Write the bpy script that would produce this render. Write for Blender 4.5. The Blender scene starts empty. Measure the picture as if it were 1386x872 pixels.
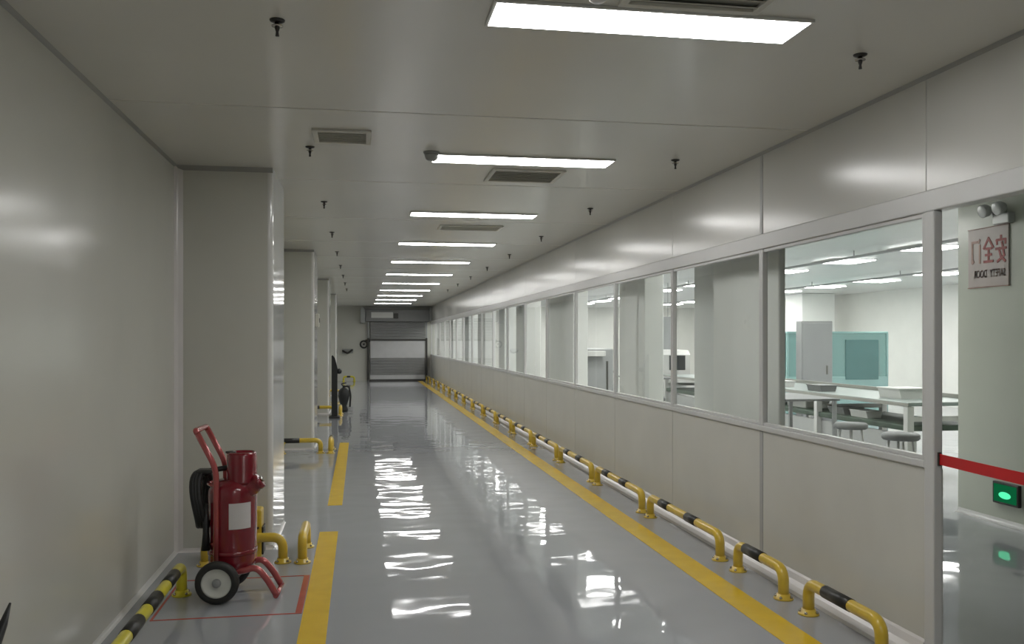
import bpy, bmesh, math, random
from mathutils import Vector, Matrix
R = random.Random(7)
S = bpy.context.scene
COL = S.collection
PI = math.pi

# ------------------------------------------------------------------ dimensions
CAM_H = 1.44
CEIL = 2.62
XL, XR = -1.23, 2.50          # corridor wall faces
YB, YE = -3.2, 31.6           # back and end of the corridor
XROOM = 12.5
SILL, HEAD = 0.90, 2.01       # glazing band
PIL = [6.3, 11.9, 17.5, 23.1] # pillar front faces along the left wall
PX = -0.59                    # pillar face towards the corridor

# ------------------------------------------------------------------ materials
MATS = {}
def mat(name, color, rough=0.5, metal=0.0, spec=0.5, coat=0.0, noise=0.0, nscale=3.0, bump=0.0, bscale=40.0, emis=None, estr=0.0, stretch=None, rvar=0.0):
    m = bpy.data.materials.new(name); m.use_nodes = True
    nt = m.node_tree; b = nt.nodes['Principled BSDF']
    b.inputs['Base Color'].default_value = (*color, 1)
    b.inputs['Roughness'].default_value = rough
    b.inputs['Metallic'].default_value = metal
    b.inputs['Specular IOR Level'].default_value = spec
    b.inputs['Coat Weight'].default_value = coat
    b.inputs['Coat Roughness'].default_value = 0.05
    if emis:
        b.inputs['Emission Color'].default_value = (*emis, 1)
        b.inputs['Emission Strength'].default_value = estr
    tc = nt.nodes.new('ShaderNodeTexCoord')
    vec = tc.outputs['Object']
    if stretch:
        mp = nt.nodes.new('ShaderNodeMapping'); mp.inputs['Scale'].default_value = stretch
        nt.links.new(vec, mp.inputs['Vector']); vec = mp.outputs['Vector']
    if noise > 0 or rvar > 0:
        n = nt.nodes.new('ShaderNodeTexNoise'); n.inputs['Scale'].default_value = nscale; n.inputs['Detail'].default_value = 3
        nt.links.new(vec, n.inputs['Vector'])
        if noise > 0:
            cr = nt.nodes.new('ShaderNodeValToRGB')
            cr.color_ramp.elements[0].position = 0.3; cr.color_ramp.elements[1].position = 0.7
            cr.color_ramp.elements[0].color = (*[c*(1-noise) for c in color], 1)
            cr.color_ramp.elements[1].color = (*[min(1, c*(1+noise)) for c in color], 1)
            nt.links.new(n.outputs['Fac'], cr.inputs['Fac']); nt.links.new(cr.outputs['Color'], b.inputs['Base Color'])
        if rvar > 0:
            mr = nt.nodes.new('ShaderNodeMapRange')
            mr.inputs['To Min'].default_value = max(0.0, rough-rvar); mr.inputs['To Max'].default_value = rough+rvar
            nt.links.new(n.outputs['Fac'], mr.inputs['Value']); nt.links.new(mr.outputs['Result'], b.inputs['Roughness'])
    if bump > 0:
        n2 = nt.nodes.new('ShaderNodeTexNoise'); n2.inputs['Scale'].default_value = bscale; n2.inputs['Detail'].default_value = 2
        nt.links.new(vec, n2.inputs['Vector'])
        bp = nt.nodes.new('ShaderNodeBump'); bp.inputs['Strength'].default_value = 1.0; bp.inputs['Distance'].default_value = bump
        nt.links.new(n2.outputs['Fac'], bp.inputs['Height']); nt.links.new(bp.outputs['Normal'], b.inputs['Normal'])
        if coat > 0: nt.links.new(bp.outputs['Normal'], b.inputs['Coat Normal'])
    MATS[name] = m
    return m

def emit(name, color, strength):
    m = bpy.data.materials.new(name); m.use_nodes = True
    nt = m.node_tree; nt.nodes.clear()
    o = nt.nodes.new('ShaderNodeOutputMaterial'); e = nt.nodes.new('ShaderNodeEmission')
    e.inputs['Color'].default_value = (*color, 1); e.inputs['Strength'].default_value = strength
    nt.links.new(e.outputs[0], o.inputs['Surface']); return m

def glass(name, tint, ior=1.5, haze=0.0):
    m = bpy.data.materials.new(name); m.use_nodes = True
    nt = m.node_tree; nt.nodes.clear()
    o = nt.nodes.new('ShaderNodeOutputMaterial')
    t = nt.nodes.new('ShaderNodeBsdfTransparent'); t.inputs['Color'].default_value = (*tint, 1)
    g = nt.nodes.new('ShaderNodeBsdfGlossy'); g.inputs['Roughness'].default_value = 0.01
    f = nt.nodes.new('ShaderNodeFresnel'); 
    geo = nt.nodes.new('ShaderNodeNewGeometry'); mi = nt.nodes.new('ShaderNodeMix'); mi.data_type = 'FLOAT'
    mi.inputs[2].default_value = ior; mi.inputs[3].default_value = 1/ior      # same reflectance seen from either side of the sheet
    nt.links.new(geo.outputs['Backfacing'], mi.inputs[0]); nt.links.new(mi.outputs[0], f.inputs['IOR'])
    mx = nt.nodes.new('ShaderNodeMixShader')
    base = t.outputs[0]
    if haze > 0:
        d = nt.nodes.new('ShaderNodeBsdfDiffuse'); d.inputs['Color'].default_value = (*tint, 1)
        m2 = nt.nodes.new('ShaderNodeMixShader'); m2.inputs[0].default_value = haze
        nt.links.new(t.outputs[0], m2.inputs[1]); nt.links.new(d.outputs[0], m2.inputs[2]); base = m2.outputs[0]
    nt.links.new(f.outputs[0], mx.inputs[0]); nt.links.new(base, mx.inputs[1]); nt.links.new(g.outputs[0], mx.inputs[2])
    nt.links.new(mx.outputs[0], o.inputs['Surface']); return m

M_WALL  = mat('painted_panel', (.585,.585,.535), rough=.19, spec=.5, noise=.03, nscale=1.2, bump=.0014, bscale=1.6, rvar=.05)
M_PANEL = mat('lower_panel', (.61,.605,.56), rough=.30, spec=.45, noise=.04, nscale=2.0, bump=.0010, bscale=1.6)
M_HEAD  = mat('header_panel', (.59,.585,.55), rough=.20, spec=.6, noise=.03, nscale=1.0, bump=.002, bscale=1.3)
M_CEIL  = mat('ceiling_panel', (.66,.65,.595), rough=.22, spec=.5, noise=.03, nscale=.8, bump=.001, bscale=1.5)
M_SEAM  = mat('dark_seam', (.16,.16,.15), rough=.6)
M_ALU   = mat('aluminium_trim', (.62,.62,.61), rough=.3, spec=.5, noise=.02)
M_TRIMD = mat('dark_trim', (.30,.30,.28), rough=.4, noise=.03)
M_TRIMG = mat('grey_batten', (.40,.40,.40), rough=.35, noise=.03)
M_STRIP = mat('glossy_corner_strip', (.66,.66,.64), rough=.09, noise=.02)
M_COVE  = mat('white_cove', (.66,.64,.63), rough=.25, noise=.03)
M_ROOMW = mat('room_wall', (.80,.80,.76), rough=.45, noise=.02)
M_ROOMC = mat('room_ceiling', (.72,.73,.71), rough=.35, noise=.02)
M_BLOCK = mat('greenish_panel', (.55,.58,.50), rough=.3, noise=.03, nscale=1.5, bump=.001, bscale=1.5)
M_YEL   = mat('yellow_paint', (.66,.46,.045), rough=.3, coat=.3, noise=.10, nscale=14)
M_YELB  = mat('bright_yellow_paint', (.68,.60,.035), rough=.3, coat=.3, noise=.10, nscale=14)
M_BLK   = mat('black_band_paint', (.022,.022,.020), rough=.4, noise=.1, nscale=20)
M_RED   = mat('red_enamel', (.19,.008,.018), rough=.22, coat=.5, noise=.06, nscale=6)
M_REDT  = mat('red_tube_enamel', (.44,.085,.085), rough=.27, metal=.35, coat=.8, noise=.05, nscale=9)
M_BLACK = mat('black_rubber', (.012,.013,.013), rough=.5, noise=.1, nscale=30)
M_TYRE  = mat('tyre_rubber', (.02,.02,.018), rough=.6, noise=.1, nscale=30)
M_RIM   = mat('wheel_rim', (.62,.63,.58), rough=.4, metal=.0, noise=.05)
M_LABEL = mat('white_label', (.62,.60,.60), rough=.5, noise=.02, nscale=20)
M_LINEY = mat('yellow_floor_paint', (.76,.50,.022), rough=.22, noise=.05, nscale=8, bump=.002, bscale=5)
M_LINER = mat('red_floor_paint', (.42,.07,.045), rough=.25, noise=.08, nscale=10)
M_CHROME= mat('chrome', (.45,.43,.40), rough=.25, metal=1, noise=.03)
M_DARK  = mat('dark_metal', (.05,.048,.045), rough=.45, metal=.3, noise=.05)
M_VENT  = mat('vent_grille', (.60,.59,.53), rough=.5, noise=.03)
M_VENTD = mat('vent_dark', (.30,.30,.27), rough=.6, noise=.03)
M_WHITE = mat('white_plastic', (.62,.62,.60), rough=.4, noise=.02)
M_GREY  = mat('grey_metal', (.33,.34,.34), rough=.4, metal=.1, noise=.03)
M_DOORC = mat('door_curtain', (.20,.20,.20), rough=.4, noise=.05, nscale=4)
M_DOORW = mat('door_window_film', (.48,.48,.49), rough=.25, noise=.04, nscale=5)
M_TAPE  = mat('red_tape', (.55,.012,.016), rough=.35, noise=.05, nscale=10)
M_SIGN  = mat('pale_pink_sign', (.52,.45,.42), rough=.4, noise=.04, nscale=9)
M_SIGNR = mat('sign_red', (.33,.05,.04), rough=.5, noise=.15, nscale=30)
M_SIGNB = mat('sign_brown', (.42,.25,.20), rough=.5, noise=.1, nscale=30)
M_TEAL  = mat('teal_panel', (.30,.47,.46), rough=.25, noise=.05)
M_TEALD = mat('dark_teal_window', (.10,.21,.21), rough=.15, noise=.05)
M_GREEN = mat('green_belt', (.055,.085,.06), rough=.5, noise=.25, nscale=6)
M_COLW  = mat('white_column_paint', (.90,.91,.88), rough=.4, noise=.02)
M_COLG  = mat('grey_column_paint', (.85,.87,.85), rough=.4, noise=.02)
M_STOOL = mat('stool_grey', (.16,.165,.165), rough=.5, noise=.05)
M_STEEL = mat('steel_sheet', (.50,.51,.50), rough=.3, metal=.3, noise=.03)
M_TOP   = mat('bench_laminate', (.26,.31,.295), rough=.3, noise=.03)
M_SCREEN= mat('dark_screen', (.03,.035,.04), rough=.2, noise=.05)
M_EXITF = emit('exit_green_face', (.004,.10,.035), 1.0)
M_EXITG = emit('exit_green_glow', (.10,.95,.45), 1.1)
M_LAMP  = emit('corridor_lamp', (1.0,.99,.97), 22)
M_RLAMP = emit('room_lamp', (1.0,1.0,.96), 25.0)
M_GLASS = glass('window_glass', (.94,.96,.95))
M_TGLASS= glass('teal_glass', (.55,.80,.78), haze=.35)

# glossy epoxy floor
def floor_mat():
    m = bpy.data.materials.new('grey_epoxy_floor'); m.use_nodes = True
    nt = m.node_tree; b = nt.nodes['Principled BSDF']; L = nt.links
    tc = nt.nodes.new('ShaderNodeTexCoord')
    n = nt.nodes.new('ShaderNodeTexNoise'); n.inputs['Scale'].default_value = .7; n.inputs['Detail'].default_value = 4
    L.new(tc.outputs['Object'], n.inputs['Vector'])
    cr = nt.nodes.new('ShaderNodeValToRGB')
    cr.color_ramp.elements[0].color = (.335,.345,.365,1); cr.color_ramp.elements[1].color = (.365,.375,.395,1)
    L.new(n.outputs['Fac'], cr.inputs['Fac']); L.new(cr.outputs['Color'], b.inputs['Base Color'])
    b.inputs['Roughness'].default_value = .035
    b.inputs['Specular IOR Level'].default_value = .55
    n1 = nt.nodes.new('ShaderNodeTexNoise'); n1.inputs['Scale'].default_value = 3.0; n1.inputs['Detail'].default_value = 1.0
    mp = nt.nodes.new('ShaderNodeMapping'); mp.inputs['Scale'].default_value = (.85,1.0,1)
    L.new(tc.outputs['Object'], mp.inputs['Vector']); L.new(mp.outputs['Vector'], n1.inputs['Vector'])
    bp = nt.nodes.new('ShaderNodeBump'); bp.inputs['Strength'].default_value = 1.0; bp.inputs['Distance'].default_value = .0036
    L.new(n1.outputs['Fac'], bp.inputs['Height']); L.new(bp.outputs['Normal'], b.inputs['Normal'])
    return m
M_FLOOR = floor_mat()

# ------------------------------------------------------------------ mesh helpers
def bm_box(bm, x0,y0,z0, x1,y1,z1, bev=0.0, seg=2, mtx=None):
    r = bmesh.ops.create_cube(bm, size=1)
    vs = r['verts']
    bmesh.ops.scale(bm, vec=(abs(x1-x0),abs(y1-y0),abs(z1-z0)), verts=vs)
    bmesh.ops.translate(bm, vec=((x0+x1)/2,(y0+y1)/2,(z0+z1)/2), verts=vs)
    if mtx is not None: bmesh.ops.transform(bm, matrix=mtx, verts=vs)
    if bev > 0:
        es = list({e for v in vs for e in v.link_edges})
        bmesh.ops.bevel(bm, geom=es, offset=bev, segments=seg, affect='EDGES', profile=.5)

def fillet(pts, r, n=6):
    pts = [Vector(p) for p in pts]
    if r <= 0 or len(pts) < 3: return pts
    out = [pts[0]]
    for i in range(1, len(pts)-1):
        a, b, c = pts[i-1], pts[i], pts[i+1]
        d1 = (a-b); d2 = (c-b); l = min(r, d1.length*.49, d2.length*.49)
        p, q = b + d1.normalized()*l, b + d2.normalized()*l
        for k in range(n+1):
            t = k/n
            out.append((1-t)**2*p + 2*t*(1-t)*b + t*t*q)
    out.append(pts[-1]); return out

def bm_tube(bm, pts, rad, seg=12, closed=False, caps=True):
    pts = [Vector(p) for p in pts]; n = len(pts)
    rads = rad if isinstance(rad, (list, tuple)) else [rad]*n
    tans = []
    for i in range(n):
        a = pts[i-1] if (i > 0 or closed) else pts[i]
        b = pts[(i+1) % n] if (i < n-1 or closed) else pts[i]
        tans.append((b-a).normalized())
    t = tans[0]; up = Vector((0,0,1)) if abs(t.z) < .9 else Vector((1,0,0))
    nrm = t.cross(up).normalized(); rings = []
    for i in range(n):
        if i > 0:
            ax = tans[i-1].cross(tans[i])
            if ax.length > 1e-6:
                nrm = Matrix.Rotation(tans[i-1].angle(tans[i]), 3, ax.normalized()) @ nrm
        bi = tans[i].cross(nrm).normalized()
        rings.append([bm.verts.new(pts[i] + (nrm*math.cos(2*PI*k/seg) + bi*math.sin(2*PI*k/seg))*rads[i]) for k in range(seg)])
    rng = n if closed else n-1
    for i in range(rng):
        A, B = rings[i], rings[(i+1) % n]
        for k in range(seg):
            f = bm.faces.new((A[k], A[(k+1)%seg], B[(k+1)%seg], B[k])); f.smooth = True
    if caps and not closed:
        bm.faces.new(rings[0][::-1]); bm.faces.new(rings[-1])

def bm_lathe(bm, prof, seg=32, mtx=None, caps=True):
    """prof: list of (r, z) from bottom to top, about local Z"""
    rings = []; new = []
    for r, z in prof:
        if r < 1e-5:
            v = bm.verts.new((0,0,z)); rings.append([v]); new.append(v)
        else:
            ring = [bm.verts.new((r*math.cos(2*PI*k/seg), r*math.sin(2*PI*k/seg), z)) for k in range(seg)]
            rings.append(ring); new += ring
    for A, B in zip(rings[:-1], rings[1:]):
        for k in range(seg):
            a0, a1 = A[k % len(A)], A[(k+1) % len(A)]
            b0, b1 = B[k % len(B)], B[(k+1) % len(B)]
            vs = []
            for v in (a0, a1, b1, b0):
                if v not in vs: vs.append(v)
            if len(vs) >= 3:
                f = bm.faces.new(vs); f.smooth = True
    if caps and len(rings[0]) > 1: bm.faces.new(rings[0][::-1])
    if caps and len(rings[-1]) > 1: bm.faces.new(rings[-1])
    if mtx is not None: bmesh.ops.transform(bm, matrix=mtx, verts=new)

def bm_prism(bm, poly, axis, a0, a1):
    """extrude a 2D polygon; axis 'x' -> poly (y,z), 'y' -> (x,z), 'z' -> (x,y)"""
    def P(u, v, a): return {'x':(a,u,v), 'y':(u,a,v), 'z':(u,v,a)}[axis]
    A = [bm.verts.new(P(u,v,a0)) for u, v in poly]; B = [bm.verts.new(P(u,v,a1)) for u, v in poly]
    n = len(poly)
    for i in range(n): bm.faces.new((A[i], A[(i+1)%n], B[(i+1)%n], B[i]))
    bm.faces.new(A[::-1]); bm.faces.new(B)

def obj(name, bm, m, parent=None, smooth_angle=None):
    bmesh.ops.recalc_face_normals(bm, faces=bm.faces)
    me = bpy.data.meshes.new(name); bm.to_mesh(me); bm.free()
    me.materials.append(m)
    o = bpy.data.objects.new(name, me); COL.objects.link(o)
    if parent: o.parent = parent
    return o

def NB(): return bmesh.new()
def boxes(name, lst, m, parent=None, bev=0.0):
    bm = NB()
    for b in lst: bm_box(bm, *b, bev=bev)
    return obj(name, bm, m, parent)

def tag(o, label, cat, group=None):
    o['label'] = label; o['category'] = cat
    if group: o['group'] = group
    return o
def thing(name, label, cat, loc=(0,0,0), rz=0, group=None):
    o = bpy.data.objects.new(name, None); COL.objects.link(o)
    o.empty_display_size = .1
    o.location = loc; o.rotation_euler = (0,0,rz)
    return tag(o, label, cat, group)
def struct(o):
    o['kind'] = 'structure'; return o
def sthing(name, loc=(0,0,0)):
    o = bpy.data.objects.new(name, None); COL.objects.link(o); o.location = loc; return struct(o)
def dup(root, loc, rz=None, label=None):
    r = root.copy(); COL.objects.link(r); r.location = loc
    if rz is not None: r.rotation_euler = (0,0,rz)
    if label: r['label'] = label
    for ch in list(root.children):
        c = ch.copy(); COL.objects.link(c); c.parent = r
        for g in list(ch.children):
            d = g.copy(); COL.objects.link(d); d.parent = c
    return r
ORD = ['nearest','second','third','fourth','fifth','sixth','seventh','eighth','ninth','tenth','eleventh','twelfth','thirteenth','fourteenth','fifteenth','sixteenth','seventeenth','eighteenth','nineteenth','twentieth','twenty-first','twenty-second']

# ------------------------------------------------------------------ the shell
struct(boxes('floor', [(XL-.2,YB-.2,-.12, XROOM+.2,YE+.2,0)], M_FLOOR))

# ceiling: panels across the corridor with thin dark joints, backed by a slab
bm = NB()
ys = [YB] + [y for y in [4.64+2.06*k for k in range(-3,14)] if YB+.2 < y < YE-.2] + [YE]
for a, b in zip(ys[:-1], ys[1:]):
    bm_box(bm, XL, a+.006, CEIL, XR, b-.006, CEIL+.02, bev=.003, seg=1)
ce = struct(obj('ceiling', bm, M_CEIL))
o = boxes('ceiling_backing', [(XL-.2,YB-.2,CEIL+.02, XR+.0,YE+.2,CEIL+.10)], M_SEAM, ce)
struct(boxes('ceiling_room', [(XR+.14,YB,CEIL, XROOM,YE,CEIL+.1)], M_ROOMC))

# left wall: long panels with faint joints
bm = NB()
ys = [YB] + [1.6+4.7*k for k in range(0,6)] + [YE]
for a, b in zip(ys[:-1], ys[1:]):
    bm_box(bm, XL-.05, a+.0015, 0, XL, b-.0015, CEIL, bev=.001, seg=1)
wl = struct(obj('wall_left', bm, M_WALL))
boxes('wall_backing', [(XL-.15,YB-.2,0, XL-.05,YE+.2,CEIL)], M_SEAM, wl)
struct(boxes('wall_end', [(XL,YE,0, XR+.1,YE+.12,CEIL)], M_WALL))
struct(boxes('wall_back', [(XL,YB-.12,0, XROOM,YB,CEIL)], M_WALL))
struct(boxes('wall_room_far', [(XR+.1,YE,0, XROOM,YE+.12,CEIL)], M_ROOMW))
struct(boxes('wall_room_right', [(XROOM,YB,0, XROOM+.12,YE,CEIL)], M_ROOMW))

# left ceiling trim and floor trim
bm = NB(); bm_prism(bm, [(XL,CEIL),(XL+.016,CEIL),(XL+.011,CEIL-.006),(XL+.006,CEIL-.011),(XL,CEIL-.016)], 'y', YB, PIL[0])
struct(obj('trim_1', bm, M_TRIMD))
bm = NB(); bm_prism(bm, [(XL,0),(XL+.022,0),(XL+.010,.005),(XL+.005,.010),(XL,.022)], 'y', YB, PIL[0])
struct(obj('baseboard_left', bm, M_ALU))

# pillars
for i, y in enumerate(PIL):
    t = sthing('wall_left_pillar', (XL, y, 0))
    boxes('pillar_face', [(.0,0,0, PX-XL-.035,.9,CEIL)], M_WALL, t)
    bm = NB()
    # rounded aluminium corner and glossy corridor-side face
    poly = [(PX-XL-.035,0)] + [(PX-XL-.035+.035*math.sin(a), .035-.035*math.cos(a)) for a in [PI/2*k/8 for k in range(9)]] + [(PX-XL,.9),(PX-XL-.035,.9)]
    bm_prism(bm, poly, 'z', 0, CEIL)
    obj('corner_strip', bm, M_STRIP, t)
    bm = NB(); bm_prism(bm, [(0,0),(.05,0),(.02,-.012),(.010,-.022),(0,-.05)], 'z', 0, CEIL); obj('corner_cove', bm, M_COVE, t)
    bm = NB(); bm_prism(bm, [(0,CEIL),(0,CEIL-.03),(-.012,CEIL-.02),(-.03,CEIL)], 'x', .0, PX-XL); obj('top_trim', bm, M_TRIMD, t)
    bm = NB(); bm_prism(bm, [(0,0),(0,.025),(-.005,.012),(-.012,.005),(-.025,0)], 'x', .0, PX-XL); obj('base_cove', bm, M_COVE, t)
    bm = NB(); bm_prism(bm, [(PX-XL,0),(PX-XL+.016,0),(PX-XL+.007,.004),(PX-XL+.004,.007),(PX-XL,.016)], 'y', .03, .9); obj('base_cove', bm, M_COVE, t)

# right wall: lower panels, header panels, sills and header rail
MUL = [3.56, 5.25, 6.87, 8.52, 10.17, 11.80] + [11.80+1.64*k for k in range(1,12)] + [YE]
DO0 = 1.75                                     # near jamb of the open doorway
bm = NB()
for a, b in zip(MUL[:-1], MUL[1:]):
    bm_box(bm, XR, a+.004, 0, XR+.06, b-.004, SILL-.035, bev=.004, seg=2)
for a, b in [(YB,-.6),(-.6,DO0-.03)]:
    bm_box(bm, XR, a+.004, 0, XR+.06, b-.004, HEAD+.10, bev=.004, seg=2)
wr = struct(obj('wall_right', bm, M_PANEL))
boxes('panel_backing', [(XR+.012,MUL[0],.0, XR+.05,YE,SILL-.036)], M_SEAM, wr)
bm = NB()
for a, b in zip([YB, 0.2, MUL[0]+.04]+MUL[2::2], [0.2, MUL[0]+.04]+MUL[2::2]+[YE]):
    bm_box(bm, XR, a+.002, HEAD+.095, XR+.10, b-.002, CEIL, bev=.002, seg=1)
wh = struct(obj('wall_right_header', bm, M_HEAD))
boxes('header_backing', [(XR+.012,YB,HEAD+.096, XR+.14,YE,CEIL)], M_SEAM, wh)
bm = NB(); bm_box(bm, XR-.012, YB, HEAD, XR+.06, YE, HEAD+.095, bev=.006)
struct(obj('trim_2', bm, M_ALU))
bm = NB(); bm_box(bm, XR-.012, MUL[0]+.035, SILL-.035, XR+.06, YE, SILL, bev=.006)
struct(obj('trim_3', bm, M_ALU))
bm = NB(); bm_prism(bm, [(XR,0),(XR-.085,0),(XR-.080,.018),(XR-.05,.034),(XR-.028,.055),(XR-.012,.085),(XR,.095)], 'y', MUL[0]+.04, YE)
struct(obj('baseboard_right', bm, M_COVE))
bm = NB(); bm_prism(bm, [(XR,CEIL),(XR-.016,CEIL),(XR-.011,CEIL-.006),(XR-.006,CEIL-.011),(XR,CEIL-.016)], 'y', YB, YE)
struct(obj('trim_4', bm, M_TRIMD))
struct(boxes('trim_5', [(XR-.004,MUL[1]-.022,.095, XR+.011,MUL[1]+.022,SILL-.036)], M_TRIMG, bev=.003))
struct(boxes('trim_6', [(XR-.004,MUL[1]-.018,HEAD+.096, XR+.011,MUL[1]+.018,CEIL-.017)], M_TRIMG, bev=.003))

# windows: frame + pane
for n, (a, b) in enumerate(zip(MUL[:-1], MUL[1:])):
    t = sthing('window_%d' % (n+1), (XR, (a+b)/2, SILL))
    h = (b-a)/2; z1 = HEAD-SILL; w = .026
    a0 = -h + (.036 if n == 0 else 0.0)
    bm = NB()
    bm_box(bm, -.006, a0, 0, .03, a0+w, z1, bev=.004); bm_box(bm, -.006, h-w, 0, .03, h, z1, bev=.004)
    bm_box(bm, .0, a0+w, 0, .03, h-w, .02, bev=.003); bm_box(bm, .0, a0+w, z1-.02, .03, h-w, z1, bev=.003)
    obj('window_frame', bm, M_ALU, t)
    bm = NB(); v = [bm.verts.new(p) for p in ((.02,a0+w-.003,.017),(.02,h-w+.003,.017),(.02,h-w+.003,z1-.017),(.02,a0+w-.003,z1-.017))]
    bm.faces.new(v); obj('pane', bm, M_GLASS, t)

# open doorway frame with jambs
t = sthing('door_2', (XR, (MUL[0]+DO0)/2, 0)); h = (MUL[0]-DO0)/2
boxes('jamb', [(-.015, h-.034, 0, .03, h+.034, HEAD)], M_ALU, t, bev=.006)
boxes('jamb', [(-.015, -h-.03, 0, .03, -h+.03, HEAD)], M_ALU, t, bev=.006)

# the block seen through the open doorway, with its own face
XBK, YBK = 4.95, 6.70
struct(boxes('wall_partition', [(XBK,YB,0, XBK+3.0,YBK,CEIL)], M_BLOCK))
bm = NB(); bm_prism(bm, [(XBK,0),(XBK-.04,0),(XBK-.018,.010),(XBK-.010,.02),(XBK,.04)], 'y', YB, YBK)
struct(obj('baseboard_partition', bm, M_ALU))

# end wall: rolling door
ED = YE - .02
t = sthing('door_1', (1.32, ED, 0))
bm = NB(); bm_box(bm, -1.14,-.40,2.07, 1.10,0,2.50, bev=.03, seg=3); obj('roller_housing', bm, M_DOORC, t)
boxes('housing_bracket', [(-1.30,-.44,2.02, -1.14,0,2.56)], M_GREY, t, bev=.01)
boxes('housing_bracket', [(1.10,-.44,2.10, 1.17,0,2.56)], M_GREY, t, bev=.01)
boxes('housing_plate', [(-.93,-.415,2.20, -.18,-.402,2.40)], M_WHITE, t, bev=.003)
boxes('motor_cap', [(-.16,-.46,2.18, .0,-.402,2.36)], M_DARK, t, bev=.01)
bm = NB()
for k in range(6): bm_box(bm, -.96,-.20,1.46+.1*k, .95,-.17,1.46+.1*k+.097, bev=.008, seg=1)
for k in range(6): bm_box(bm, -.96,-.20,.20+.1*k, .95,-.17,.20+.1*k+.097, bev=.008, seg=1)
obj('curtain', bm, M_DOORC, t)
boxes('curtain_window', [(-.96,-.198,.80, .95,-.175,1.40)], M_DOORW, t, bev=.004)
boxes('curtain_bar', [(-1.0,-.215,1.40, 1.0,-.165,1.46)], M_DARK, t, bev=.008)
boxes('curtain_skirt', [(-.96,-.20,.055, .95,-.17,.20)], M_DOORW, t, bev=.004)
boxes('bottom_bar', [(-1.0,-.22,.0, 1.0,-.15,.055)], M_DARK, t, bev=.008)
for s, nm in ((-1,'a'),(1,'b')):
    x = -1.03 if s < 0 else 1.0
    boxes('guide_post', [(x-.035,-.24,0, x+.035,-.12,1.50)], M_DARK, t, bev=.008)
    boxes('upper_guide', [(x-.03,-.20,1.50, x+.03,-.10,2.07)], M_GREY, t, bev=.008)

# end-wall hose reel and small lever
t = thing('hose_reel', 'small black hose reel on end wall left of the rolling door', 'hose reel', (.14, YE, 1.28))
bm = NB(); bm_tube(bm, [(.12*math.cos(2*PI*k/20), -.10, .12*math.sin(2*PI*k/20)) for k in range(20)], .028, 8, closed=True); obj('hose', bm, M_BLACK, t)
bm = NB(); bm_box(bm, -.03,-.10,-.03, .03,0,.03, bev=.005); bm_box(bm, .05,-.16,.08, .22,-.03,.17, bev=.015); obj('bracket', bm, M_DARK, t)
bm = NB(); bm_tube(bm, fillet([(.12,-.10,0),(.155,-.12,-.4),(.13,-.1,-.7),(.145,-.09,-.95)], .2), .016, 8); obj('hose_tail', bm, M_BLACK, t)
t = thing('wall_hook', 'small black hook on the end wall beside the last pillar', 'hook', (-.42, YE, 1.02))
bm = NB(); bm_tube(bm, fillet([(-.16,0,.03),(-.16,-.09,.03),(0,-.11,-.06),(.15,-.09,.06),(.15,0,.06)], .06), .035, 8); obj('hook_arm', bm, M_DARK, t)
boxes('hook_plate', [(-.19,-.012,-.06, .19,0,.10)], M_GREY, t, bev=.004)

# ------------------------------------------------------------------ ceiling fixtures
LXc, LXl, LYl = 1.055, 1.17, .225
def make_light(label):
    t = thing('ceiling_light', label, 'light', (0,0,0), 0, 'corridor ceiling lights')
    bm = NB(); bm_box(bm, -LXl/2-.012,-LYl/2-.012,-.012, LXl/2+.012,LYl/2+.012,0, bev=.003); obj('housing', bm, M_WHITE, t)
    bm = NB(); bm_box(bm, -LXl/2,-LYl/2,-.0128, LXl/2,LYl/2,-.006); obj('diffuser', bm, M_LAMP, t)
    return t
lt = make_light('x')
for k in range(-2, 11):  # negative steps are unseen lights added to light things near the camera
    y = 3.15 + 2.57*k
    if k < 0: lab = ('added unseen corridor ceiling light that brightens the near end, %s row' % ('first' if k == -2 else 'next'))
    else: lab = ('brightest and largest rectangular ceiling light, nearest in the corridor row' if k == 0 else '%s long white ceiling light from the near end of the corridor' % ORD[k])
    if k == -2: lt['label'] = lab; lt.location = (LXc,y,CEIL)
    else: dup(lt, (LXc,y,CEIL), None, lab)

def make_sprinkler():
    t = thing('sprinkler', 'x', 'sprinkler', (0,0,0), 0, 'ceiling sprinklers')
    bm = NB(); bm_lathe(bm, [(.0,-.012),(.022,-.012),(.036,-.006),(.038,0)], 20); obj('escutcheon', bm, M_DARK, t)
    bm = NB(); bm_lathe(bm, [(0,-.075),(.010,-.075),(.007,-.055),(.012,-.040),(.012,-.012),(0,-.012)], 14); obj('nozzle', bm, M_DARK, t)
    bm = NB(); bm_lathe(bm, [(0,-.030),(.028,-.030),(.028,-.026),(0,-.026)], 18)
    obj('deflector', bm, M_CHROME, t); return t
sp = make_sprinkler(); sp.scale = (.75,.75,.8); first = True
for side, x in (('left', -.30), ('right', 2.04)):
    for k in range(0, 9):
        lab = '%s pendent sprinkler in the %s ceiling row counted from the near end' % (ORD[k], side)
        loc = (x, 3.37+2.18*k, CEIL)
        if first: sp.location = loc; sp['label'] = lab; first = False
        else: dup(sp, loc, None, lab)

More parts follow.
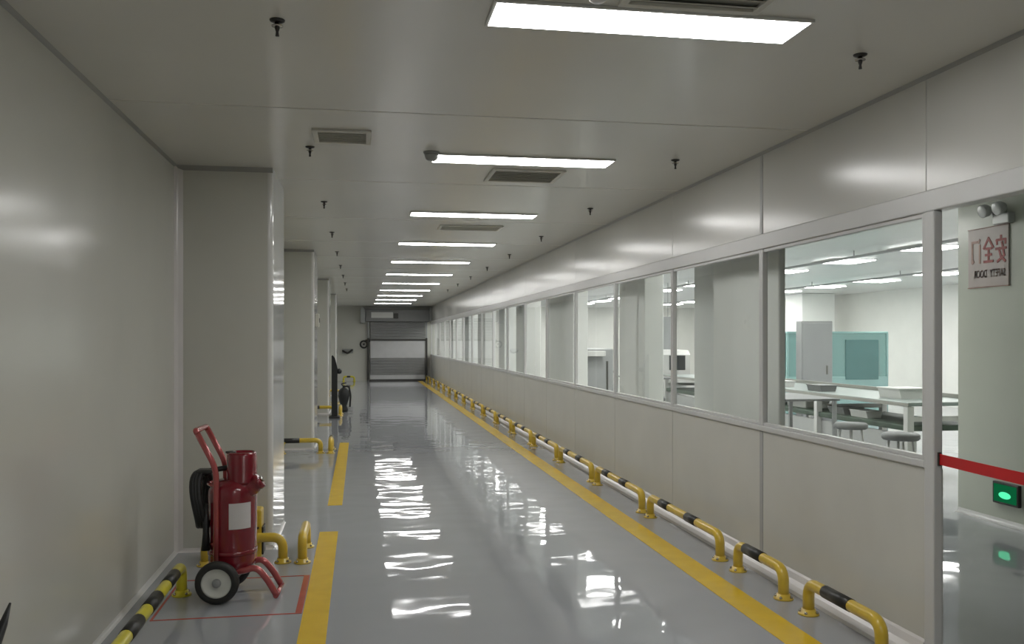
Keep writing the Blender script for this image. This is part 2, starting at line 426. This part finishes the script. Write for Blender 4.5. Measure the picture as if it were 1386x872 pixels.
def make_vent(w, d, label, x, y, mslat):
    t = thing('ceiling_vent', label, 'vent', (x,y,CEIL))
    bm = NB(); f = .03
    bm_box(bm,-w/2,-d/2,-.014,w/2,-d/2+f,0,bev=.003); bm_box(bm,-w/2,d/2-f,-.014,w/2,d/2,0,bev=.003)
    bm_box(bm,-w/2,-d/2+f,-.014,-w/2+f,d/2-f,0,bev=.003); bm_box(bm,w/2-f,-d/2+f,-.014,w/2,d/2-f,0,bev=.003)
    obj('frame', bm, M_VENT, t)
    bm = NB(); n = 7
    for k in range(n):
        yy = -d/2+f + (d-2*f)*(k+.5)/n
        bm_box(bm, -w/2+f,-.016,-.002, w/2-f,.016,.002, mtx=Matrix.Translation((0,yy,-.008)) @ Matrix.Rotation(.45,4,'X'))
    obj('louvres', bm, mslat, t)
    boxes('backing', [(-w/2+f,-d/2+f,-.002, w/2-f,d/2-f,-.0005)], M_VENTD, t)
    return t
make_vent(.33,.33,'small square ceiling vent left of the second light', -.10, 5.22, M_VENT)
make_vent(.52,.48,'grey ceiling vent cut by the top edge beside the nearest light', 1.15, 2.76, M_VENT)
make_vent(.52,.46,'ceiling grille just beyond the second ceiling light', 1.16, 6.25, M_VENT)
make_vent(.66,.36,'dark ceiling grille just beyond the third ceiling light', 1.14, 9.25, M_VENT)

t = thing('smoke_detector', 'round grey smoke detector at left end of the second ceiling light', 'smoke detector', (.445,5.58,CEIL))
bm = NB(); bm_lathe(bm, [(0,-.055),(.022,-.055),(.036,-.046),(.042,-.028),(.044,-.012)], 24); obj('detector_head', bm, M_GREY, t)
bm = NB(); bm_lathe(bm, [(0,-.012),(.050,-.012),(.052,0)], 24); obj('mounting_base', bm, M_GREY, t)
t = thing('smoke_detector', 'tiny white ceiling sensor above the nearest ceiling light', 'sensor', (.80,2.93,CEIL))
bm = NB(); bm_lathe(bm, [(0,-.03),(.018,-.03),(.03,-.02),(.036,-.008)], 24); obj('detector_head', bm, M_LABEL, t)
bm = NB(); bm_lathe(bm, [(0,-.008),(.042,-.008),(.042,0)], 24); obj('mounting_base', bm, M_WHITE, t)

# ------------------------------------------------------------------ floor paint
def stripe(name, x0,y0,x1,y1, m, z=.0025): return boxes(name, [(x0,y0,0,x1,y1,z)], m)
tag(stripe('floor_line', 1.985, YB+.1, 2.155, YE-.6, M_LINEY), 'long yellow painted floor line along the right guard rails', 'floor line')
tag(stripe('floor_line', -.295, .5, -.16, 6.78, M_LINEY), 'yellow painted floor line beside the red extinguisher', 'floor line')
tag(stripe('floor_line', -.275, 7.85, -.15, 12.6, M_LINEY), 'farther yellow floor line between first and second pillars', 'floor line')
bm = NB()
x0,x1,y0,y1 = -1.06,-.30,4.78,5.55; w=.012
bm_box(bm,x0,y0,0,x1,y0+w,.002); bm_box(bm,x0,y1-w,0,x1,y1,.002); bm_box(bm,x0,y0+w,0,x0+w,y1-w,.002); bm_box(bm,x1-.035,y0+w,0,x1,y1-w,.002)
tag(obj('floor_marking', bm, M_LINER), 'red painted rectangle outline on floor around the wheeled extinguisher', 'floor marking')

# ------------------------------------------------------------------ guard rails
PR = .030; PZ = .165
def guard_rail(label, length, bands, loc, rz, m=None, pz=PZ):
    """local X along the rail, starting at 0"""
    t = thing('guard_rail', label, 'guard rail', loc, rz, 'yellow and black floor guard rails')
    m = m or M_YEL
    bm = NB()
    bm_tube(bm, fillet([(PR,0,.008),(PR,0,pz),(length-PR,0,pz),(length-PR,0,.008)], .085, 8), PR, 16)
    obj('pipe', bm, m, t)
    for c, l in bands:
        bm = NB(); bm_tube(bm, [(c-l/2,0,pz),(c+l/2,0,pz)], PR+.0025, 16); obj('black_band', bm, M_BLK, t)
    for x in (PR, length-PR):
        bm = NB()
        bm_lathe(bm, [(0,0),(.054,0),(.054,.008),(PR+.008,.010),(PR+.006,.030),(0,.030)], 20, Matrix.Translation((x,0,0)))
        fl = obj('base_flange', bm, m, t)
        for a in range(4):
            bm = NB(); th = PI/4+a*PI/2
            bm_lathe(bm, [(0,.008),(.008,.008),(.008,.018),(.004,.022),(0,.022)], 6, Matrix.Translation((x+.044*math.cos(th), .044*math.sin(th), 0)))
            obj('bolt', bm, M_CHROME, fl)
    return t
XRAIL = 2.32
guard_rail('short yellow rail with one black band, nearest along right wall', .72, [(.40,.24)], (XRAIL,3.63,0), PI/2)
guard_rail('short yellow rail with one black band, second along right wall', .66, [(.40,.24)], (XRAIL,4.57,0), PI/2)
rp = guard_rail('third rail along right wall, first long one with two black bands', 1.47, [(.52,.20),(1.08,.20)], (XRAIL,5.45,0), PI/2)
for k in range(1, 16):
    dup(rp, (XRAIL,5.45+1.625*k,0), None, '%s yellow guard rail along the right wall from the near end, two black bands' % ORD[k+2])

# left: rail along the near wall, rails round the pillars
guard_rail('bright yellow and black rail along the left wall in the foreground', 1.75, [(.20,.2),(.62,.22),(1.0,.22),(1.42,.22)], (-.99,3.52,0), PI/2, M_YELB)
pnames = ['first pillar behind the extinguisher','second pillar on the left','third pillar on the left','fourth pillar on the left']
for i, y in enumerate(PIL):
    guard_rail('yellow rail running across the front of the %s' % pnames[i], .54, [(.13,.24)] if i else [], (-1.0,y-.40,0), 0)
    guard_rail('short yellow rail beside the corridor face of the %s' % pnames[i], .50, [(.30,.12)] if i else [], (-.365,y-.46,0), PI/2)
guard_rail('yellow rail at the foot of the end wall left of rolling door', .42, [(.2,.12)], (-.58,YE-.5,0), 0, M_YELB)

# ------------------------------------------------------------------ wheeled fire extinguisher
t = thing('fire_extinguisher', 'red wheeled fire extinguisher trolley with black hose and blank white label', 'fire extinguisher', (-.640,5.20,0), -.06)
t.scale = (1.03,1.03,1.02)
tx = -.066
bm = NB()
bm_lathe(bm, [(0,.125),(.05,.128),(.088,.140),(.118,.165),(.128,.205),(.128,.55),(.126,.585),(.114,.612),(.092,.632),(.07,.642),(0,.644)], 40, Matrix.Translation((tx,0,0)))
tank = obj('tank', bm, M_RED, t)
# label: curved patch on the tank
bm = NB(); a0, a1 = -PI/2+.04, -PI/2+1.0; n = 12; rr = .1295
lo = [bm.verts.new((tx+rr*math.cos(a0+(a1-a0)*k/n), rr*math.sin(a0+(a1-a0)*k/n), .385)) for k in range(n+1)]
hi = [bm.verts.new((v.co.x, v.co.y, .525)) for v in lo]
for k in range(n): bm.faces.new((lo[k],lo[k+1],hi[k+1],hi[k]))
lb = obj('paper_label', bm, M_LABEL, tank); lb['label'] = 'blank white paper label'
bm = NB()
bm_lathe(bm, [(0,.620),(.084,.620),(.085,.632),(.081,.640),(.080,.776),(.074,.788),(.066,.792),(.064,.776),(0,.776)], 32, Matrix.Translation((tx+.050,0,0)))
cap = obj('valve_cover', bm, M_RED, t)
bm = NB(); bm_lathe(bm, [(0,.776),(.02,.776),(.02,.782),(.028,.786),(.028,.794),(0,.796)], 18, Matrix.Translation((tx-.01,0,0))); obj('valve_knob', bm, M_DARK, cap)
bm = NB()
mt = Matrix.Translation((tx+.066,-.03,.565)) @ Matrix.Rotation(PI/3.6,4,'Y')
bm_lathe(bm, [(0,0),(.050,0),(.048,.06),(.042,.085),(.046,.088),(.046,.112),(.034,.118),(0,.118)], 20, mt); obj('outlet_fitting', bm, M_RED, tank)
bm = NB(); bm_lathe(bm, [(0,.118),(.018,.118),(.018,.128),(0,.128)], 14, mt); obj('outlet_plug', bm, M_CHROME, tank)
# frame: two uprights joined by a grip
for s in (-1, 1):
    yy = .122*s
    bm = NB(); bm_tube(bm, fillet([(-.128,yy,.12),(-.128,yy,.715),(-.225,yy*.98,.905)], .06, 6), .016, 14); obj('frame_upright', bm, M_REDT, t)
bm = NB(); bm_tube(bm, fillet([(-.2249,-.1196,.905),(-.235,-.117,.922),(-.235,.117,.922),(-.2249,.1196,.905)], .02, 5), .016, 14); obj('push_handle', bm, M_REDT, t)
for z in (.30, .62):
    bm = NB(); bm_tube(bm, fillet([(-.128,-.122,z),(-.21,0,z),(-.128,.122,z)], .06, 5), .010, 10); obj('cross_bar', bm, M_REDT, t)
# band round tank
bm = NB(); bm_lathe(bm, [(.1283,.235),(.1315,.236),(.1315,.260),(.1283,.261)], 40, Matrix.Translation((tx,0,0)), caps=False); obj('tank_strap', bm, M_RED, tank)
# feet: arched tubes
for s in (-1, 1):
    yy = .095*s
    bm = NB(); bm_tube(bm, fillet([(-.112,yy*.9,.155),(.0,yy,.150),(.075,yy,.175),(.135,yy,.105),(.182,yy,.018)], .05, 6), .018, 14); obj('support_foot', bm, M_REDT, t)
bm = NB(); bm_tube(bm, [(.182,-.112,.017),(.182,.112,.017)], .014, 12); obj('foot_bar', bm, M_REDT, t)
# axle and wheels
bm = NB(); bm_tube(bm, [(-.112,-.19,.114),(-.112,.19,.114)], .011, 12); obj('axle', bm, M_DARK, t)
for s in (-1, 1):
    mt = Matrix.Translation((-.112, s*.172, .114)) @ Matrix.Rotation(PI/2*(1 if s < 0 else -1), 4, 'X')
    bm = NB(); bm_lathe(bm, [(.078,-.026),(.096,-.030),(.110,-.022),(.114,-.008),(.114,.008),(.110,.022),(.096,.030),(.078,.026)], 40, mt, caps=False)
    w = obj('wheel', bm, M_TYRE, t)
    bm = NB(); bm_lathe(bm, [(0,-.014),(.070,-.018),(.079,-.024),(.079,.024),(.070,.016),(.050,.010),(.030,.012),(0,.014)], 36, mt); obj('wheel_rim', bm, M_RIM, w)
    bm = NB(); bm_lathe(bm, [(0,.013),(.024,.013),(.022,.024),(.010,.030),(0,.030)], 20, mt); obj('hub_cap', bm, M_GREY, w)
# hose: elongated coil hanging behind
bm = NB(); pts = []
for k in range(0, 97):
    a = 2*PI*k/32; x = -.204 - .046*k/96
    pts.append((x + .012*math.sin(2*a), .085*math.sin(a)-.02, .535 + .145*math.cos(a)))
bm_tube(bm, pts, .0165, 10); obj('hose', bm, M_BLACK, t)
bm = NB(); bm_tube(bm, fillet([(-.20,.0,.678),(-.18,.0,.69),(-.10,.03,.70),(tx-.02,.04,.70)], .05, 6), .015, 10); obj('hose_lead', bm, M_BLACK, t)
bm = NB(); bm_tube(bm, [(-.190,-.085,.52),(-.188,-.090,.36),(-.190,-.088,.27)], [.014,.017,.024], 12); obj('hose_nozzle', bm, M_BLACK, t)
bm = NB(); bm_box(bm, -.252,-.055,.675, -.165,.03,.70, bev=.008); obj('hose_bracket', bm, M_DARK, t)

# yellow box behind the extinguisher
t = thing('equipment_box', 'upright yellow box with black clasp standing behind red extinguisher', 'box', (-.735,6.06,0))
bm = NB(); bm_box(bm, -.12,-.06,0, .10,.09,.325, bev=.012); obj('box_body', bm, M_YEL, t)
boxes('clasp', [(.03,-.066,.20, .085,-.059,.215)], M_BLACK, t, bev=.002)
boxes('side_strip', [(.1005,-.05,.03, .112,.08,.21)], M_DARK, t, bev=.003)

# black lever at the left border of the picture
t = thing('lever_handle', 'black pointed lever tip at the left edge, low on the wall', 'handle', (XL,3.10,.44))
bm = NB(); bm_lathe(bm, [(0,0),(.028,0),(.028,.010),(.014,.014),(.012,.055),(0,.055)], 18, Matrix.Rotation(PI/2,4,'Y')); obj('lever_base', bm, M_BLACK, t)
bm = NB(); bm_tube(bm, [(.055,0,-.03),(.055,.04,.0),(.058,.10,.05),(.060,.155,.105)], [.016,.018,.014,.004], 12); obj('lever_arm', bm, M_BLACK, t)

# things by the third pillar
t = thing('post_stand', 'tall narrow black stand beside the third pillar', 'stand', (-.46,16.62,0))
bm = NB(); bm_prism(bm, [(-.05,.04),(.055,.04),(.055,.78),(.06,.90),(.01,1.10),(-.03,1.16),(-.05,1.14)], 'y', -.05, .05); obj('stand_body', bm, M_BLACK, t)
boxes('stand_base', [(-.10,-.12,0, .10,.12,.04)], M_BLACK, t, bev=.01)
bm = NB(); bm_lathe(bm, [(0,-.05),(.04,-.04),(.055,0),(.04,.04),(0,.05)], 16, Matrix.Translation((.085,0,.86))); obj('side_knob', bm, M_BLACK, t)
t = thing('hand_extinguisher', 'dark rounded canister with curved hose just right of black stand', 'canister', (-.315,18.0,0))
bm = NB(); bm_lathe(bm, [(0,0),(.07,0),(.085,.02),(.085,.06),(.06,.12),(.09,.22),(.115,.32),(.105,.42),(.06,.47),(.025,.485),(.025,.53),(0,.53)], 24); obj('canister_body', bm, M_BLACK, t)
bm = NB(); bm_tube(bm, fillet([(.0,-.02,.50),(.10,-.03,.52),(.135,-.03,.34),(.12,-.03,.10)], .06, 6), .018, 10); obj('hose', bm, M_BLACK, t)
bm = NB(); bm_tube(bm, fillet([(-.02,0,.52),(-.05,0,.56),(.05,0,.58)], .02, 4), .012, 8); obj('carry_handle', bm, M_DARK, t)
t = thing('wall_call_point', 'small dark box fixed high on the corridor face of the second pillar', 'call point', (PX,12.25,1.70))
boxes('box_body', [(0,-.06,-.09, .05,.06,.09)], M_VENT, t, bev=.01); boxes('button', [(.05,-.03,-.03,.058,.03,.03)], M_DARK, t, bev=.004)

# ------------------------------------------------------------------ doorway: tape, sign, exit light, twin lamp
t = thing('barrier_tape', 'red barrier tape stretched across the open doorway', 'tape', (XR+.01,DO0+.03,0))
bm = NB(); L = MUL[0]-.034-DO0-.03; n = 16; zt = [];
A = []; B = []
for k in range(n+1):
    s = k/n; z = .915 - .012*math.sin(PI*s)
    A.append((L*s, z-.024)); B.append((L*s, z+.024))
va = [[bm.verts.new((x, y, z)) for (y, z) in A] for x in (-.0012,.0012)]
vb = [[bm.verts.new((x, y, z)) for (y, z) in B] for x in (-.0012,.0012)]
for k in range(n):
    bm.faces.new((va[0][k],va[0][k+1],vb[0][k+1],vb[0][k])); bm.faces.new((va[1][k+1],va[1][k],vb[1][k],vb[1][k+1]))
    bm.faces.new((va[0][k],va[1][k],va[1][k+1],va[0][k+1])); bm.faces.new((vb[0][k+1],vb[1][k+1],vb[1][k],vb[0][k]))
obj('tape_band', bm, M_TAPE, t)
boxes('tape_clip', [(-.008,L-.008,.885, .008,L,.945)], M_DARK, t, bev=.002)

# sign (characters appear mirror-reversed). Local u to the right as seen (= -Y), v up.
SW, SH = .46, .47
t = thing('safety_sign', 'pale square sign with red reversed Chinese characters on the greenish wall', 'sign', (XBK, 6.33, 2.10))
boxes('sign_board', [(-.012,-SW/2,-SH/2, 0,SW/2,SH/2)], M_SIGN, t, bev=.003)
boxes('sign_edge', [(-.015,-SW/2-.004,-SH/2-.006, -.001,SW/2+.004,-SH/2)], M_SIGNB, t)
boxes('sign_edge', [(-.015,-SW/2-.004,SH/2, -.001,SW/2+.004,SH/2+.004)], M_SIGNB, t)
def strokes(name, segs, cu, cv, w, h, th, m, parent):
    """segments in a 0..1 box of the normal character, mirrored left-right when placed"""
    bm = NB()
    for i, (x0,y0,x1,y1) in enumerate(segs):
        u0, u1 = cu + (.5-x0)*w, cu + (.5-x1)*w      # mirrored
        v0, v1 = cv + (y0-.5)*h, cv + (y1-.5)*h
        a, b = Vector((-u0, v0)), Vector((-u1, v1))  # to local (y, z)
        d = (b-a); d.normalize(); nn = Vector((-d.y, d.x))*th/2; e = d*th*.3
        bm_prism(bm, [tuple(a-e-nn), tuple(b+e-nn), tuple(b+e+nn), tuple(a-e+nn)], 'x', -.0145-.0002*i, -.011)
    return obj(name, bm, m, parent)
AN = [(.50,1.0,.50,.88),(.10,.84,.90,.84),(.10,.84,.10,.68),(.90,.84,.86,.68),(.42,.74,.20,.22),(.20,.22,.82,.0),(.70,.52,.52,.20),(.52,.20,.12,.0),(.05,.50,.95,.50)]
QUAN = [(.50,1.0,.05,.58),(.50,1.0,.95,.58),(.24,.56,.76,.56),(.22,.30,.78,.30),(.08,.02,.92,.02),(.50,.56,.50,.02)]
MEN = [(.10,.98,.22,.86),(.08,.74,.08,.0),(.34,.90,.92,.90),(.92,.90,.92,.02),(.92,.02,.76,.08)]
strokes('character', MEN, -.135, .055, .105, .19, .020, M_SIGNB, t)
strokes('character', QUAN, .01, .055, .120, .19, .020, M_SIGNR, t)
strokes('character', AN, .15, .055, .120, .20, .020, M_SIGNR, t)
cu = bpy.data.curves.new('sign_text', 'FONT'); cu.body = 'SAFETY  DOOR'; cu.space_character = 1.08; cu.size = .075; cu.align_x = 'CENTER'; cu.align_y = 'CENTER'; cu.offset = .0012; cu.extrude = .0008
to = bpy.data.objects.new('sign_text', cu); COL.objects.link(to)
dg = bpy.context.evaluated_depsgraph_get()
me = bpy.data.meshes.new_from_object(to.evaluated_get(dg)); bpy.data.objects.remove(to)
xs = [v.co.x for v in me.vertices]; wd = max(xs)-min(xs); sc = .36/wd
for v in me.vertices: v.co = Vector((-.0135-abs(v.co.z)*.2, v.co.x*sc, v.co.y*1.15))   # +x of the text runs to +Y: mirrored as seen from the corridor
me.materials.clear(); me.materials.append(M_SIGNB)
to = bpy.data.objects.new('sign_lettering', me); COL.objects.link(to); to.parent = t; to.location = (0,-.02,-.135)

t = thing('exit_light', 'small green glowing exit light low on the greenish wall', 'exit sign', (XBK, 6.115, .245))
boxes('housing', [(-.030,-.14,-.085, 0,.14,.085)], M_DARK, t, bev=.006)
boxes('face', [(-.033,-.122,-.068, -.029,.122,.068)], M_EXITF, t, bev=.001)
bm = NB(); bm_lathe(bm, [(0,0),(.95,0),(1,.3),(.9,.8),(0,1)], 28, Matrix.Translation((-.033,0,-.012)) @ Matrix.Rotation(-PI/2,4,'Y') @ Matrix.Diagonal((.027,.066,.004,1)))
obj('lit_symbol', bm, M_EXITG, t)

t = thing('emergency_lamp', 'twin-head emergency lamp on the greenish wall above the sign', 'emergency light', (XBK, 6.20, 2.44))
boxes('lamp_box', [(-.06,-.16,-.10, 0,.02,-.02)], M_STEEL, t, bev=.01)
for yy in (-.10, .06):
    bm = NB(); bm_lathe(bm, [(0,0),(.03,0),(.05,.03),(.052,.07),(.046,.075),(0,.070)], 20, Matrix.Translation((-.05,yy,.03)) @ Matrix.Rotation(-PI/2-.3,4,'Y')); obj('lamp_head', bm, M_STEEL, t)
    bm = NB(); bm_tube(bm, [(-.02,yy*.8,-.03),(-.04,yy,.03)], .010, 8); obj('lamp_arm', bm, M_STEEL, t)

# ------------------------------------------------------------------ the bright room behind the glazing
def make_rlight():
    t = thing('ceiling_light', 'x', 'light', (0,0,0), 0, 'work room ceiling lights')
    bm = NB(); bm_box(bm,-.34,-.34,-.012,.34,.34,0,bev=.003); obj('housing', bm, M_WHITE, t)
    bm = NB(); bm_box(bm,-.325,-.325,-.022,.325,.325,-.0125,bev=.006); obj('diffuser', bm, M_RLAMP, t)
    return t
rl = make_rlight(); first = True
RW = ['row nearest the glazing','middle row','far row']
for r, x in enumerate((3.9, 7.1, 10.1)):
    for k in range(14):
        y = 4.3 + 1.97*k
        if y < 8.2: continue
        lab = '%s ceiling light of the work room %s' % (ORD[k], RW[r])
        if first: rl.location = (x,y,CEIL); rl['label'] = lab; first = False
        else: dup(rl, (x,y,CEIL), None, lab)

# columns just behind the glass
def column(label, x0,y0,x1,y1, m):
    t = thing('column', label, 'column', (x0,y0,0), 0)
    boxes('shaft', [(0,0,0, x1-x0,y1-y0,CEIL-.005)], m, t, bev=.01)
    boxes('base_trim', [(-.006,-.006,0, x1-x0+.006,y1-y0+.006,.10)], M_ALU, t, bev=.004)
column('broad white column close behind the second window', 2.72,5.46,2.77,6.56, M_COLW)
column('narrow greyer column behind the third window', 2.95,6.95,3.5,7.55, M_COLG)
column('white column behind the fourth window', 2.75,8.35,2.95,9.2, M_COLW)
column('white column behind the sixth window', 2.75,11.3,2.95,12.9, M_COLW)
column('white column behind the eighth window', 2.75,14.6,3.0,15.6, M_COLW)
column('grey column behind the ninth window', 2.80,17.2,3.2,17.9, M_COLG)
column('white column behind the eleventh window', 2.75,19.6,3.0,20.8, M_COLW)
column('grey column behind the thirteenth window', 2.8,23.0,3.1,24.4, M_COLG)
column('white column behind the fifteenth window', 2.75,26.5,3.0,27.6, M_COLW)
column('square white column before the far right wall of the work room', 11.1,21.0,12.0,21.9, M_COLW)

# conveyor line
t = thing('conveyor', 'long assembly conveyor with pale top and green lower belt in work room', 'conveyor', (5.5,8.2,0))
LC = 7.4
bm = NB(); bm_box(bm, 0,0,.76, .95,LC,.80, bev=.006); obj('bench_top', bm, M_TOP, t)
boxes('edge_strip', [(-.008,0,.755, 0,LC,.79)], M_VENTD, t)
boxes('back_rail', [(.93,0,.80, .95,LC,.845)], M_VENTD, t, bev=.004)
boxes('lower_belt', [(.02,.05,.50, .85,LC-.05,.56)], M_GREEN, t, bev=.01)
boxes('side_panel', [(.06,0,.18, .09,LC,.46)], M_STEEL, t, bev=.004)
for k in range(5):
    y = .02 + (LC-.12)*k/4
    for x in (-.0, .87):
        boxes('leg', [(x,y,0, x+.075,y+.075,.755)], M_WHITE, t, bev=.006)
    boxes('cross_beam', [(.076,y+.01,.60, .869,y+.06,.65)], M_WHITE, t, bev=.004)

# work tables
def make_table():
    t = thing('work_table', 'x', 'table', (0,0,0), 0, 'grey work tables')
    bm = NB(); bm_box(bm, 0,0,.775, .70,1.1,.80, bev=.005); obj('table_top', bm, M_STOOL, t)
    for x in (.02,.64):
        for y in (.03,1.03): boxes('leg', [(x,y,0, x+.04,y+.04,.775)], M_GREY, t, bev=.004)
    boxes('shelf', [(.03,.06,.30, .67,1.04,.32)], M_STEEL, t, bev=.003); return t
tb = make_table(); tb.location = (4.45,8.9,0); tb['label'] = 'grey work table seen through the nearest window, before the conveyor'
dup(tb, (4.55,14.2,0), 0, 'grey work table with thin legs seen through the third and fourth windows')
dup(tb, (4.5,17.5,0), 0, 'grey work table standing farther along the work room')

# machines and cabinets
t = thing('cabinet', 'tall grey cabinet before the teal booth in the work room', 'cabinet', (7.39,14.0,0))
boxes('cabinet_body', [(0,0,.05, .57,.2,1.76)], M_GREY, t, bev=.01)
boxes('cabinet_door', [(.015,-.02,.10, .555,-.001,1.72)], M_GREY, t, bev=.004)
boxes('plinth', [(.02,.02,0, .55,.18,.05)], M_DARK, t); boxes('handle', [(.44,-.045,.85, .46,-.02,1.0)], M_CHROME, t, bev=.003)
t = thing('inspection_booth', 'teal glazed booth with dark window behind the conveyor', 'booth', (8.14,16.0,0))
boxes('booth_base', [(0,0,0, 2.15,1.4,.72)], M_TEAL, t, bev=.01)
boxes('back_panel', [(.03,1.34,.72, 2.12,1.38,1.56)], M_TEAL, t, bev=.004)
boxes('side_panel', [(2.10,.04,.72, 2.14,1.34,1.56)], M_TEAL, t, bev=.004)
boxes('front_glass', [(.04,.01,.72, 2.1,.025,1.56)], M_TGLASS, t)
boxes('dark_window', [(1.23,-.015,.66, 1.93,.009,1.44)], M_TEALD, t, bev=.004)
bm = NB(); bm_box(bm,0,0,1.56,2.15,1.4,1.60,bev=.01); obj('roof_panel', bm, M_TEAL, t)
for x in (0,2.11): boxes('corner_post', [(x,0,.72, x+.04,.04,1.56)], M_TEAL, t, bev=.004)

def machine(label, loc, screen=True):
    t = thing('test_machine', label, 'machine', loc)
    bm = NB(); bm_prism(bm, [(0,.62),(1.0,.62),(1.0,1.24),(.1,1.24),(0,1.15)], 'x', 0, .9); obj('machine_body', bm, M_WHITE, t)
    boxes('stand', [(.05,.06,0, .85,.94,.62)], M_STEEL, t, bev=.01)
    boxes('screen', [(.48,-.02,.86, .80,-.001,1.14)], M_SCREEN, t, bev=.006)
    boxes('control_box', [(.08,-.04,.78, .32,-.001,1.0)], M_GREY, t, bev=.008)
    return t
machine('white machine with dark screen seen through the third window', (5.35,16.2,0))
machine('white machine with dark screen standing farther behind the third window', (6.0,19.0,0))
t = thing('test_machine', 'grey upright machine with pale tray behind the fourth window', 'machine', (3.35,13.6,0))
boxes('machine_body', [(0,0,.0, .62,.7,1.30)], M_GREY, t, bev=.02); boxes('tray', [(.04,-.16,1.18, .45,-.001,1.26)], M_WHITE, t, bev=.006); boxes('slot', [(.50,-.01,.4, .53,-.001,1.1)], M_DARK, t)
t = thing('hanging_board', 'grey board hanging from ceiling above the white machine', 'board', (5.75,17.6,1.20))
boxes('board', [(0,0,0, .62,.03,.72)], M_GREY, t, bev=.004)
for x in (.06,.56): boxes('hanger', [(x-.005,.01,.72, x+.005,.02,CEIL-1.2)], M_GREY, t)

# stools near the window
def stool():
    t = thing('work_stool', 'x', 'stool', (0,0,0), 0, 'work stools')
    bm = NB(); bm_lathe(bm, [(0,.53),(.15,.53),(.165,.545),(.165,.575),(.15,.59),(0,.592)], 24); obj('seat', bm, M_STOOL, t)
    for a in range(4):
        th = PI/4 + a*PI/2
        bm = NB(); bm_tube(bm, [(.10*math.cos(th),.10*math.sin(th),.53),(.18*math.cos(th),.18*math.sin(th),0)], .011, 8); obj('leg', bm, M_WHITE, t)
    bm = NB(); bm_tube(bm, [(.155*math.cos(2*PI*k/24),.155*math.sin(2*PI*k/24),.2) for k in range(24)], .008, 6, closed=True); obj('foot_ring', bm, M_CHROME, t); return t
st = stool(); st.location = (4.85,7.35,0); st['label'] = 'round grey stool by the conveyor seen beside the doorway post'
dup(st, (4.95,8.35,0), .3, 'round grey stool in front of the near work table')
dup(st, (4.3,12.6,0), .6, 'round grey stool behind the third window')
t = thing('storage_bin', 'white plastic bin on the conveyor top near the doorway post', 'bin', (5.75,8.7,.80))
bm = NB(); bm_prism(bm, [(0,0),(.30,0),(.33,.10),(-.03,.10)], 'y', 0, .4); obj('bin_body', bm, M_WHITE, t); boxes('rim', [(-.04,-.01,.10,.34,.41,.115)], M_WHITE, t, bev=.004)
t = thing('storage_bin', 'white box lying on the green lower belt of conveyor', 'bin', (5.65,10.6,.56))
bm = NB(); bm_box(bm, 0,0,0, .34,.5,.10, bev=.01); obj('bin_body', bm, M_WHITE, t); boxes('rim', [(-.01,-.01,.10,.35,.51,.115)], M_WHITE, t, bev=.004)
t = thing('socket_box', 'small white socket box on a post seen below the red tape', 'socket', (5.35,7.75,0))
boxes('post', [(-.015,0,0, .015,.03,.34)], M_CHROME, t, bev=.003); boxes('socket_body', [(-.02,-.03,.24, .14,-.001,.36)], M_WHITE, t, bev=.006)

for i, (yy, z, w_, m) in enumerate([(9.1,.56,.16,M_WHITE),(9.58,.56,.22,M_STOOL),(11.4,.56,.18,M_WHITE),(12.1,.56,.2,M_STOOL),(10.1,.80,.18,M_STOOL),(11.2,.80,.20,M_WHITE),(12.6,.80,.16,M_STOOL)]):
    t = thing('parts_tray', '%s parts tray on the conveyor %s, %s from the near end' % ('white' if m is M_WHITE else 'dark grey', 'lower belt' if z < .7 else 'top', ORD[i] if i < 4 else ORD[i-4]), 'tray', (5.60,yy,z))
    bm = NB(); bm_prism(bm, [(0,0),(w_,0),(w_+.02,.07),(-.02,.07)], 'y', 0, .34); obj('tray_body', bm, m, t)
    bm = NB(); bm_box(bm, -.028,-.008,.07, w_+.028,.348,.08, bev=.003); obj('tray_rim', bm, m, t)
# ceiling tracks in the room
for i, x in enumerate((6.45, 9.1)):
    t = thing('ceiling_track', ('nearer' if i == 0 else 'farther')+' dark cable track hung below the work room ceiling', 'cable track', (x,7.2,0))
    boxes('track', [(-.03,0,CEIL-.10, .03,23,CEIL-.07)], M_GREY, t, bev=.004)
    for k in range(8): boxes('hanger_rod', [(-.006,.6+3*k,CEIL-.07, .006,.612+3*k,CEIL)], M_GREY, t)

# ------------------------------------------------------------------ world, camera, colour
w = bpy.data.worlds.new('world'); S.world = w; w.use_nodes = True
w.node_tree.nodes['Background'].inputs[0].default_value = (.02,.02,.02,1)
F = 1200.0
cam = bpy.data.cameras.new('camera'); co = bpy.data.objects.new('camera', cam); COL.objects.link(co)
cam.sensor_width = 36; cam.lens = 36*F/1386; cam.shift_y = 24/1386
cam.clip_start = .05
co.location = (0,0,CAM_H); co.rotation_euler = (PI/2, 0, -math.atan(206/F))
S.camera = co
S.view_settings.view_transform = 'Standard'
S.view_settings.look = 'None'
S.view_settings.exposure = 0.0
S.cycles.max_bounces = 10; S.cycles.diffuse_bounces = 5; S.cycles.glossy_bounces = 5; S.cycles.transparent_max_bounces = 24
S.cycles.sample_clamp_indirect = 8
